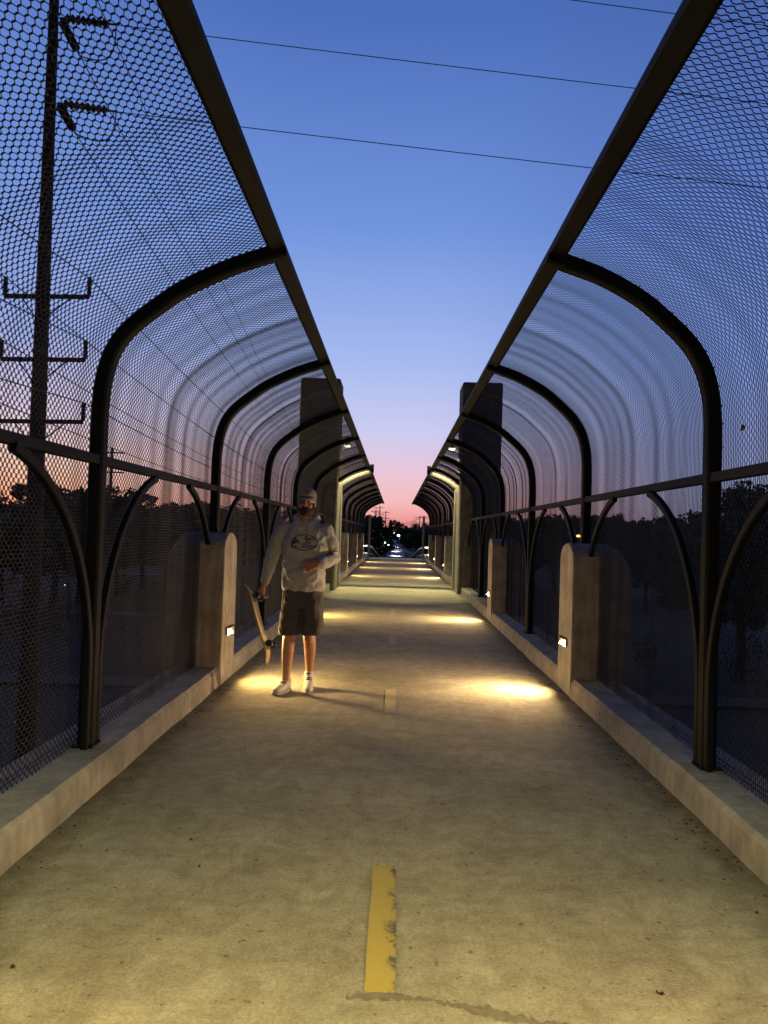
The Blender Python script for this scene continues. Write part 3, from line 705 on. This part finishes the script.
# ================================================================== LAMPS BELOW AND BEYOND
def street_lamp(px, py, Y, label, lens, r=.14, zb=GZ, e=0, col=(.9, .95, 1), grp='distant street lamps'):
    p = at(px, py, Y); t = thing('street_lamp', label, 'street lamp', (p.x, Y, zb), 0, grp); h = p.z - zb
    bm = bmesh.new(); sweep(bm, [(0.3, 0, 0), (.3, 0, h * .9), (.26, 0, h + .1), (0.05, 0, h + .12)], .05, .05, up=Vector((0, 1, 0)), n=8); obj('pole', fixn(bm), M['steel'], t)
    bm = bmesh.new(); bmesh.ops.create_uvsphere(bm, u_segments=12, v_segments=8, radius=r); bmesh.ops.scale(bm, vec=(1.2, 1, .6), verts=bm.verts); o = obj('lamp_head', bm, lens, t, True); o.location = (0, 0, h)
    if e:
        ld = bpy.data.lights.new('street_lamp_glow', 'POINT'); ld.energy = e; ld.color = col; ld.shadow_soft_size = .3
        lo = bpy.data.objects.new('street_lamp_glow', ld); C.objects.link(lo); lo.location = (p.x, Y - .4, p.z - .6)
street_lamp(578.5, 536, 70, 'orange street lamp glowing just above the nearest right pillar', M['orange_lens'], .16)
street_lamp(65, 585, 58, 'small white post lamp below the bridge, behind the left fence', M['white_lens'], .04)
street_lamp(398.5, 535.5, 200, 'brightest white lamp over the far path', M['white_lens'], .30, zramp(200), 500)
street_lamp(384.5, 542.5, 150, 'white lamp left of the far path, low', M['white_lens'], .17)
street_lamp(373.5, 534.5, 150, 'dim white lamp beside the far left portal', M['white_lens'], .10)
street_lamp(388.5, 545, 130, 'dim white lamp next to the far path edge', M['white_lens'], .10)
street_lamp(394, 533, 260, 'faint white lamp just left of the brightest lamp', M['white_lens'], .14)
street_lamp(391, 539, 220, 'tiny white lamp at the left edge of the far path', M['white_lens'], .14)
for y in (108, 122, 145, 180, 235):
    area('path_lamp_glow', (0, y, zramp(y) + 2.6), (0, 0, -1), 260, (.85, .95, 1), .2, 60)
# ramp lights under the railing
for sg in (-1, 1):
    area('ramp_lamp_glow', (sg * 1.0, 50, 1.9), (sg * .5, .5, -.6), 300, (.9, .97, 1), .2, 140)

# ================================================================== LEAVES AND GRIT
def leaf_obj(x, y, s, rz, label):
    bm = bmesh.new(); n = 10; c = bm.verts.new((0, 0, .004)); ring = []
    for k in range(n):
        a = 2 * math.pi * k / n; rr = s * (1 if k % 2 else .62) * (1.25 if k == 0 else 1); ring.append(bm.verts.new((math.cos(a) * rr, math.sin(a) * rr * .7, .002 + .012 * random.random())))
    for k in range(n): bm.faces.new((c, ring[k], ring[(k + 1) % n]))
    bmesh.ops.solidify(bm, geom=bm.faces[:], thickness=.0012)
    o = obj('fallen_leaf', bm, M['dead_leaf']); o.location = (x, y, .002); o.rotation_euler = (0, 0, rz); tag(o, label, 'leaf', 'dry leaves on the deck')
def floor_at(px, py):
    m = cam.matrix_world.to_3x3(); v = m @ Vector(((px - 384) / FPX, (512 - py) / FPX, -1)); t = -CAM.z / v.z; return CAM + v * t
for (px, py, s, lab) in ((660, 996, .016, 'dark dry leaf at the lower right of the deck'), (191, 841, .012, 'tiny dark leaf on the deck at left, the farther of two'), (199, 868, .012, 'tiny dark leaf on the deck at left, the nearer of two'), (12, 970, .013, 'small brown leaf in the lower left corner of the deck')):
    p = floor_at(px, py); leaf_obj(p.x, p.y, s, random.random() * 3, lab)
bm = bmesh.new()
for sg, n in ((1, 230), (-1, 150)):
    for k in range(n):
        y = random.uniform(2.3, 16) if sg < 0 else (random.gauss(4.2, .9) if random.random() < .35 else random.uniform(2.3, 16)); x = sg * (W - .02 - abs(random.gauss(0, .07 if sg < 0 else .09))); s = random.uniform(.0025, .008)
        r = bmesh.ops.create_icosphere(bm, subdivisions=1, radius=s); bmesh.ops.scale(bm, vec=(random.uniform(.6, 1.8), random.uniform(.6, 1.6), .5), verts=r['verts']); bmesh.ops.translate(bm, vec=(x, y, s * .3), verts=r['verts'])
tag(obj('grit', bm, M['dead_leaf']), 'dark grit and leaf crumbs lying along both kerbs', 'debris', kind='stuff')
# leaf caught in the mesh at right
p = at(743, 428, 3.9); bm = bmesh.new(); bmesh.ops.create_icosphere(bm, subdivisions=2, radius=.022)
for v in bm.verts: v.co *= random.uniform(.6, 1.15); v.co.x *= .35
o = obj('caught_leaf', bm, M['dead_leaf']); o.location = (F + .03, p.y * (F + .03) / p.x, CAM.z + (p.z - CAM.z) * (F + .03) / p.x); tag(o, 'crumpled leaf caught in the chain link above the right rail', 'leaf')

# ================================================================== PERSON
def capsule(bm, a, b, ra, rb, seg=14, flat=None):
    """closed tapered limb piece"""
    a, b = Vector(a), Vector(b); d = b - a; L = d.length
    if L < 1e-6: L = 1e-6; d = Vector((0, 0, 1))
    t = d.normalized(); s = t.orthogonal().normalized(); q = t.cross(s); rings = []
    prof = [(-math.cos(R(x)) * ra, math.sin(R(x)) * ra) for x in (20, 45, 70, 90)] + [(L + math.sin(R(x)) * rb, math.cos(R(x)) * rb) for x in (0, 20, 45, 70)]
    for h, r in prof: rings.append([bm.verts.new(a + t * h + (s * math.cos(2 * math.pi * k / seg) + q * math.sin(2 * math.pi * k / seg)) * r) for k in range(seg)])
    for u, v in zip(rings, rings[1:]):
        for k in range(seg): bm.faces.new((u[k], u[(k + 1) % seg], v[(k + 1) % seg], v[k]))
    bm.faces.new(rings[0][::-1]); bm.faces.new(rings[-1])
def chain(bm, pts, rs):
    for i in range(len(pts) - 1): capsule(bm, pts[i], pts[i + 1], rs[i], rs[i + 1])
def ellip(bm, c, r, rot=None, u=24, v=16):
    g = bmesh.ops.create_uvsphere(bm, u_segments=u, v_segments=v, radius=1); bmesh.ops.scale(bm, vec=r, verts=g['verts'])
    if rot is not None: bmesh.ops.rotate(bm, cent=(0, 0, 0), matrix=rot, verts=g['verts'])
    bmesh.ops.translate(bm, vec=c, verts=g['verts'])
def loft(bm, rows, n=36, p=2.3):
    """rows of (cx, cy, z, rx, ry): closed super-elliptic stack"""
    rings = []
    for cx, cy, z, rx, ry in rows:
        ring = []
        for k in range(n):
            a = 2 * math.pi * k / n; c_, s_ = math.cos(a), math.sin(a)
            ring.append(bm.verts.new((cx + rx * math.copysign(abs(c_) ** (2 / p), c_), cy + ry * math.copysign(abs(s_) ** (2 / p), s_), z)))
        rings.append(ring)
    for a, b in zip(rings, rings[1:]):
        for k in range(n): bm.faces.new((a[k], a[(k + 1) % n], b[(k + 1) % n], b[k]))
    bm.faces.new(rings[0][::-1]); bm.faces.new(rings[-1])
def organic(name, bm, m, parent, voxel, smooth=4, folds=0, fscale=.1, seed=0):
    fixn(bm); o = obj(name, bm, m, parent, True)
    r = o.modifiers.new('remesh', 'REMESH'); r.mode = 'VOXEL'; r.voxel_size = voxel; r.use_smooth_shade = True
    s_ = o.modifiers.new('smooth', 'SMOOTH'); s_.factor = .5; s_.iterations = smooth
    if folds:
        tx = bpy.data.textures.new(name + '_folds', 'CLOUDS'); tx.noise_scale = fscale; tx.noise_depth = 2
        d = o.modifiers.new('folds', 'DISPLACE'); d.texture = tx; d.strength = folds; d.mid_level = .5; d.texture_coords = 'LOCAL'
    return o
M['skin'] = mat('skin', (.42, .21, .13), .55, 0, .15, 18, .1, 120)
M['hair'] = mat('beard_hair', (.035, .024, .017), .9, 0, .4, 120, .8, 220)
M['hoodie'] = mat('heather_grey_cotton', (.42, .415, .40), .95, 0, .12, 60, .35, 300)
M['shorts'] = mat('grey_brown_cotton', (.075, .07, .065), .9, 0, .2, 12, .3, 220)
M['cap'] = mat('cap_cotton', (.26, .24, .23), .9, 0, .2, 40, .3, 250)
M['ink'] = mat('dark_print', (.06, .06, .075), .8, 0, 0)
M['shoe'] = mat('shoe_pale', (.58, .54, .5), .7, 0, .15, 25, .2, 150)
M['sole'] = mat('shoe_sole', (.32, .3, .28), .7, 0, .1, 20)
M['dark_rubber'] = mat('dark_rubber', (.02, .02, .02), .7, 0, 0)
M['eye'] = mat('eye', (.03, .02, .015), .2, 0, 0)

man = thing('person', 'walking man in grey printed hoodie, cap, shorts and pale sneakers carrying a skateboard', 'person', (-.888, 6.93, 0))
# ---- body: skin, one continuous mesh
b = bmesh.new()
hc = Vector((.048, -.035, 1.70))
ellip(b, hc + Vector((0, .02, .03)), (.077, .098, .10)); ellip(b, hc + Vector((0, -.02, -.045)), (.062, .075, .085)); ellip(b, hc + Vector((0, -.03, -.095)), (.042, .05, .035))
ellip(b, hc + Vector((0, -.097, -.018)), (.014, .022, .026)); ellip(b, hc + Vector((0, -.108, -.03)), (.017, .016, .013))     # nose
ellip(b, hc + Vector((0, -.083, .022)), (.055, .02, .013))                                                                     # brow
for s_ in (-1, 1):
    ellip(b, hc + Vector((s_ * .078, .012, -.012)), (.011, .02, .032)); ellip(b, hc + Vector((s_ * .042, -.072, -.03)), (.022, .022, .02))
chain(b, [hc + Vector((0, .03, -.06)), (.045, .015, 1.50)], [.062, .075])
chain(b, [(.045, .015, 1.43), (.04, .01, 1.15), (.035, .01, .90)], [.095, .105, .105])
SH = {-1: (-.165, .01, 1.45), 1: (.245, .01, 1.45)}
# his right arm (image left) hangs, hand at the board
chain(b, [SH[-1], (-.265, .035, 1.19), (-.302, -.01, .99), (-.312, -.02, .955)], [.055, .042, .030, .028])
# his left arm (image right) bent across the belly
chain(b, [SH[1], (.297, .055, 1.21), (.215, -.19, 1.165), (.19, -.222, 1.158)], [.055, .044, .031, .028])
# legs
LEG = {-1: [(-.055, .01, .90), (-.068, -.040, .50), (-.076, -.040, .36), (-.088, -.02, .115), (-.089, -.02, .07)], 1: [(.128, .01, .90), (.108, -.01, .50), (.112, .06, .38), (.100, .175, .155), (.099, .18, .11)]}
for s_ in (-1, 1):
    chain(b, LEG[s_], [.085, .058, .054, .034, .036]); k = LEG[s_]
    ellip(b, Vector(k[1]) + Vector((0, -.02, -.01)), (.047, .045, .055)); ellip(b, Vector(k[2]) + Vector((.002, .03, .0)), (.048, .045, .10))
# hands
def hand(bm, wrist, dirv, palm_n, thumb_side, curl, size=1.0):
    w = Vector(wrist); d = Vector(dirv).normalized(); n = Vector(palm_n); n = (n - d * n.dot(d)).normalized(); s = d.cross(n)   # s across the palm
    for k in (-1.5, -.5, .5, 1.5): capsule(bm, w + d * .01 + s * k * .011 * size, w + d * .085 * size + s * k * .019 * size, .016, .0125)
    L = {-1.5: .062, -.5: .078, .5: .084, 1.5: .072}
    if thumb_side > 0: L = {-k: v for k, v in {-1.5: .072, -.5: .084, .5: .078, 1.5: .062}.items()}; L = {1.5: .072, .5: .084, -.5: .078, -1.5: .062}
    else: L = {-1.5: .072, -.5: .084, .5: .078, 1.5: .062}
    for k, l in L.items():
        p = w + d * .088 * size + s * k * .0205 * size; dd = d.copy(); r = .0098
        for j, f in enumerate((.45, .32, .26)):
            ax = s; dd = Matrix.Rotation(curl * (1 + .15 * j), 3, ax) @ dd; q = p + dd * l * f; capsule(bm, p, q, r, r * .9, 10); p = q; r *= .92
    p = w + d * .025 + s * thumb_side * .028; dd = (d * .75 + s * thumb_side * .75 + n * .35).normalized()
    q = p + dd * .042; capsule(bm, p, q, .015, .012, 10); dd = (d * .9 + n * .55 + s * thumb_side * .15).normalized(); q2 = q + dd * .032; capsule(bm, q, q2, .0115, .010, 10); capsule(bm, q2, q2 + dd * .018, .010, .008, 10)
hand(b, (-.312, -.02, .955), (-.10, -.12, -1), (-1, .1, .1), -1, R(-42))
hand(b, (.19, -.222, 1.158), (-.85, -.25, -.30), (0, .9, -.3), -1, R(30))
organic('body', b, M['skin'], man, .0055, 3)
# beard, eyes, brows
b = bmesh.new()
ellip(b, hc + Vector((0, -.045, -.078)), (.060, .062, .048)); ellip(b, hc + Vector((0, -.088, -.052)), (.036, .022, .012))
for s_ in (-1, 1): ellip(b, hc + Vector((s_ * .058, -.02, -.05)), (.018, .04, .045))
organic('beard', b, M['hair'], man, .005, 2, .008, .01)
b = bmesh.new()
b.free()
for s_ in (-1, 1):
    b = bmesh.new(); ellip(b, hc + Vector((s_ * .03, -.094, .004)), (.012, .008, .006)); obj('eye', b, M['eye'], man, True)
b = bmesh.new()
for s_ in (-1, 1): ellip(b, hc + Vector((s_ * .031, -.101, .021)), (.02, .006, .005))
ellip(b, hc + Vector((0, .045, -.03)), (.078, .068, .06))
organic('hair', b, M['hair'], man, .005, 1)
# cap
b = bmesh.new(); rows = []
ellip(b, hc + Vector((0, .012, .052)), (.09, .108, .086))
o = obj('cap', b, M['cap'], man, True)
bv = bmesh.new(); bv.from_mesh(o.data); bmesh.ops.bisect_plane(bv, geom=bv.verts[:] + bv.edges[:] + bv.faces[:], plane_co=hc + Vector((0, 0, .045)), plane_no=(0, -.08, -1), clear_outer=True); bv.to_mesh(o.data); bv.free()
sm = o.modifiers.new('thick', 'SOLIDIFY'); sm.thickness = .004
b = bmesh.new(); rings = []
for j in range(6):
    f = j / 5; ring = []
    for k in range(17):
        a = R(-172 + 164 * k / 16); rx = .084 + .004 * f; ry = .085 + .075 * f * abs(math.sin(a)) ** 1.2
        ring.append(b.verts.new((hc.x + rx * math.cos(a), hc.y + .01 + ry * math.sin(a), hc.z + .052 - .030 * f - .022 * math.cos(a) ** 2 * f)))
    rings.append(ring)
for u, v in zip(rings, rings[1:]):
    for k in range(16): b.faces.new((u[k], u[k + 1], v[k + 1], v[k]))
br = obj('brim', fixn(b), M['cap'], o, True); sm = br.modifiers.new('thick', 'SOLIDIFY'); sm.thickness = .005
# hoodie
b = bmesh.new()
loft(b, [(.038, 0, .905, .182, .125), (.038, 0, .93, .194, .135), (.038, 0, .97, .196, .14), (.040, 0, 1.08, .194, .14), (.042, 0, 1.2, .198, .14), (.043, 0, 1.32, .212, .14), (.043, 0, 1.42, .200, .125), (.043, .01, 1.475, .165, .105), (.045, .012, 1.52, .115, .09), (.046, .014, 1.545, .080, .075)])
chain(b, [(-.14, .01, 1.445), (-.205, .015, 1.36), (-.262, .035, 1.19), (-.29, .01, 1.06), (-.303, -.008, .985)], [.078, .074, .062, .053, .044])
chain(b, [(.222, .01, 1.44), (.268, .02, 1.35), (.295, .055, 1.21), (.26, -.07, 1.18), (.215, -.185, 1.165)], [.078, .074, .066, .060, .048])
capsule(b, (-.302, -.006, 1.0), (-.305, -.01, .975), .043, .041); capsule(b, (.222, -.17, 1.168), (.208, -.195, 1.163), .046, .043)
# hood lying round the neck and down the back
for k in range(14):
    a = 2 * math.pi * k / 14; c_ = Vector((.047 + .088 * math.cos(a), .015 + .078 * math.sin(a), 1.56 + .022 * math.sin(a) - 0.085 * max(0, -math.sin(a)) ** 4))
    ellip(b, c_, (.036, .034, .036), None, 12, 8)
ellip(b, (.047, .11, 1.47), (.12, .05, .085)); ellip(b, (.04, -.12, 1.04), (.15, .035, .09))     # hood back, kangaroo pocket
hood = organic('hoodie', b, M['hoodie'], man, .008, 3, .032, .07)
# shorts
b = bmesh.new()
loft(b, [(.038, 0, .96, .165, .11), (.038, 0, .90, .178, .12), (.038, 0, .82, .186, .125), (.038, 0, .76, .190, .125)], p=2.5)
loft(b, [(-.060, -.035, .515, .096, .112), (-.062, -.035, .53, .101, .118), (-.060, -.025, .62, .099, .12), (-.052, -.01, .74, .095, .12), (-.045, 0, .82, .09, .12)], p=2.5)
loft(b, [(.142, .005, .515, .094, .108), (.142, .005, .53, .099, .113), (.136, 0, .62, .096, .115), (.13, 0, .74, .095, .12), (.12, 0, .82, .09, .12)], p=2.5)
organic('shorts', b, M['shorts'], man, .008, 2, .032, .075)
# shoes
for s_, (fx, fy, rz) in ((-1, (-.096, -.05, R(-20))), (1, (.100, .14, R(6)))):
    sh = bmesh.new(); rot = Matrix.Rotation(rz, 4, 'Z')
    ellip(sh, (0, .035, .062), (.042, .07, .045)); ellip(sh, (0, -.06, .045), (.044, .09, .036)); ellip(sh, (0, -.12, .036), (.041, .055, .03)); capsule(sh, (0, .045, .06), (0, .05, .10), .046, .043)
    o = organic('shoe', sh, M['shoe'], man, .006, 2); o.location = (fx, fy, .004 if s_ < 0 else .022); o.rotation_euler = (R(0 if s_ < 0 else 13), 0, rz)
    so = bmesh.new(); loft(so, [(0, -.04, 0, .043, .135), (0, -.04, .004, .049, .142), (0, -.04, .022, .048, .14), (0, -.04, .030, .043, .132)], p=2.6); q = obj('sole', so, M['sole'], o, False)
    l_ = bmesh.new()
    for k in range(4): sweep(l_, [(-.03, -.035 - .022 * k + .02, .088 - .009 * k), (0, -.04 - .022 * k + .02, .096 - .010 * k), (.03, -.035 - .022 * k + .02, .088 - .009 * k)], .005, .004, n=5, up=Vector((0, 1, 0)))
    ellip(l_, (0, .045, .118), (.033, .035, .01)); obj('laces', fixn(l_), M['dark_rubber'], o)
# ---- print on the chest, laid onto the cloth
bpy.context.view_layer.update()
dg = bpy.context.evaluated_depsgraph_get(); ev = hood.evaluated_get(dg); me = ev.to_mesh(); bt = BVHTree.FromPolygons([v.co.copy() for v in me.vertices], [tuple(p.vertices) for p in me.polygons]); ev.to_mesh_clear()
def drape(bm, name, m, off=.003):
    for v in bm.verts:
        h = bt.ray_cast(Vector((v.co.x, -.8, v.co.z)), Vector((0, 1, 0)))
        v.co.y = (h[0].y - off) if h[0] is not None else -.16
    return obj(name, bm, m, hood)
PC = Vector((.050, 0, 1.34)); b = bmesh.new()
def ringstrip(bm, cx, cz, rx, rz, w, n=72, a0=0, a1=360):
    A, B = [], []
    for k in range(n + 1):
        a = R(a0 + (a1 - a0) * k / n); A.append(bm.verts.new((cx + rx * math.cos(a), 0, cz + rz * math.sin(a)))); B.append(bm.verts.new((cx + (rx - w) * math.cos(a), 0, cz + (rz - w) * math.sin(a))))
    for k in range(n): bm.faces.new((A[k], A[k + 1], B[k + 1], B[k]))
ringstrip(b, PC.x, PC.z, .118, .072, .0075)
def blade(bm, pts, ws):
    L, Q = [], []
    for i, (x, z) in enumerate(pts):
        L.append(bm.verts.new((x, 0, z + ws[i]))); Q.append(bm.verts.new((x, 0, z - ws[i])))
    for i in range(len(pts) - 1): bm.faces.new((L[i], L[i + 1], Q[i + 1], Q[i]))
# leaping fish at the left of the oval
blade(b, [(PC.x - .125, PC.z - .035), (PC.x - .11, PC.z - .01), (PC.x - .09, PC.z + .008), (PC.x - .07, PC.z + .012), (PC.x - .055, PC.z + .006), (PC.x - .045, PC.z - .006)], [.003, .014, .021, .018, .012, .008])
blade(b, [(PC.x - .115, PC.z - .035), (PC.x - .098, PC.z - .043), (PC.x - .075, PC.z - .046), (PC.x - .06, PC.z - .045)], [.012, .006, .01, .004])
blade(b, [(PC.x - .10, PC.z + .03), (PC.x - .085, PC.z + .038), (PC.x - .07, PC.z + .034)], [.002, .007, .002])
for txt, x, z, s_ in (('Bass', PC.x - .004, PC.z + .022, .050), ('Pro', PC.x + .006, PC.z - .008, .036), ('Shops', PC.x - .024, PC.z - .046, .052)):
    cu = bpy.data.curves.new('t', 'FONT'); cu.body = txt; cu.size = s_; cu.offset = .0011; cu.shear = .25; cu.resolution_u = 2
    to = bpy.data.objects.new('t', cu); C.objects.link(to); bpy.context.view_layer.update(); tm = to.evaluated_get(bpy.context.evaluated_depsgraph_get()).to_mesh()
    vs = [b.verts.new((x + v.co.x, 0, z + v.co.y)) for v in tm.vertices]
    for p in tm.polygons:
        try: b.faces.new([vs[i] for i in p.vertices])
        except ValueError: pass
    bpy.data.objects.remove(to); bpy.data.curves.remove(cu)
drape(b, 'chest_print', M['ink'])
# antler print on the raised sleeve
b = bmesh.new()
for pts in (((.272, 1.255), (.285, 1.275), (.290, 1.30), (.285, 1.325)), ((.272, 1.255), (.30, 1.262), (.325, 1.272), (.35, 1.268)), ((.285, 1.275), (.265, 1.295), (.262, 1.32)), ((.31, 1.265), (.318, 1.29), (.33, 1.30))):
    blade(b, list(pts), [.006] * len(pts))
blade(b, [(.25, 1.235), (.268, 1.25), (.285, 1.25), (.30, 1.235)], [.005, .014, .013, .005])
drape(b, 'sleeve_print', M['ink'])
b = bmesh.new()
for x in (.015, .085):
    sweep(b, [(x, -.105, 1.50), (x * .9 + .004, -.150, 1.46), (x * .9 + .004, -.156, 1.41)], .003, .003, n=6, up=Vector((1, 0, 0)))
obj('drawstring', fixn(b), M['hoodie'], hood)

# ---- skateboard
sk = thing('skateboard', 'wooden skateboard with dark wheels held upright in the walking man\'s hand', 'skateboard')
P0 = at(249.5, 582.5, 6.80); P1 = at(271, 663, 6.62)
ax = (P1 - P0); LB = ax.length; zl = ax.normalized()
nrm = Vector((1, -.07, 0)); nrm = (nrm - zl * nrm.dot(zl)).normalized(); sd = zl.cross(nrm)     # nrm: wheel side, to the right
sk.matrix_world = Matrix.Translation(P0) @ Matrix((sd, nrm, zl)).transposed().to_4x4()
M['deck_wood'] = mat('maple_ply', (.62, .44, .2), .5, 0, .2, 20, stretch=(8, 8, .8)); M['truck'] = mat('truck_metal', (.4, .4, .4), .4, .8, 0)
M['wheel'] = mat('dark_wheel', (.025, .022, .022), .45, 0, 0); M['grip'] = mat('grip_tape', (.03, .03, .03), .95, 0, 0)
b = bmesh.new(); g = bmesh.new()
for bmm, off, th in ((b, 0, .007), (g, -.0085, .0008)):
    rows = []
    for k in range(31):
        t = k / 30; wdt = .098 * min(1, math.sin(math.pi * min(max(t, .0), 1)) ** .42 * 1.12 + .02); kick = .055 * max(0, (.17 - t) / .17) ** 1.5 + .05 * max(0, (t - .83) / .17) ** 1.5
        bow = -.012 * math.sin(math.pi * t)
        rows.append([bmm.verts.new((x * wdt, off + s2 * th - kick * 1.0 + .006 * x * x + bow, t * LB)) for s2, xs in ((-1, (-1, -.5, 0, .5, 1)), (1, (1, .5, 0, -.5, -1))) for x in xs])
    for u, v in zip(rows, rows[1:]):
        for k in range(10): bmm.faces.new((u[k], u[(k + 1) % 10], v[(k + 1) % 10], v[k]))
    bmm.faces.new(rows[0]); bmm.faces.new(rows[-1]); fixn(bmm)
dk = obj('deck', b, M['deck_wood'], sk); obj('grip_tape', g, M['grip'], sk)
for zt in (.2 * LB, .79 * LB):
    b = bmesh.new(); box(b, -.028, .028, .0, .018, zt - .04, zt + .04, .003); capsule(b, (-.065, .045, zt), (.065, .045, zt), .009, .009, 10); capsule(b, (0, .012, zt), (0, .045, zt), .018, .014, 10)
    tr = obj('truck', fixn(b), M['truck'], sk)
    for s_ in (-1, 1):
        b = bmesh.new(); prof = [(.0, .008), (.0, .022), (.006, .029), (.026, .029), (.032, .022), (.032, .008)]; rings = []
        for h, r in prof: rings.append([b.verts.new((s_ * (.066 + h), .045 + r * math.cos(2 * math.pi * k / 20), zt + r * math.sin(2 * math.pi * k / 20))) for k in range(20)])
        for u, v in zip(rings, rings[1:] + rings[:1]):
            for k in range(20): b.faces.new((u[k], u[(k + 1) % 20], v[(k + 1) % 20], v[k]))
        obj('wheel', fixn(b), M['wheel'], tr, True)
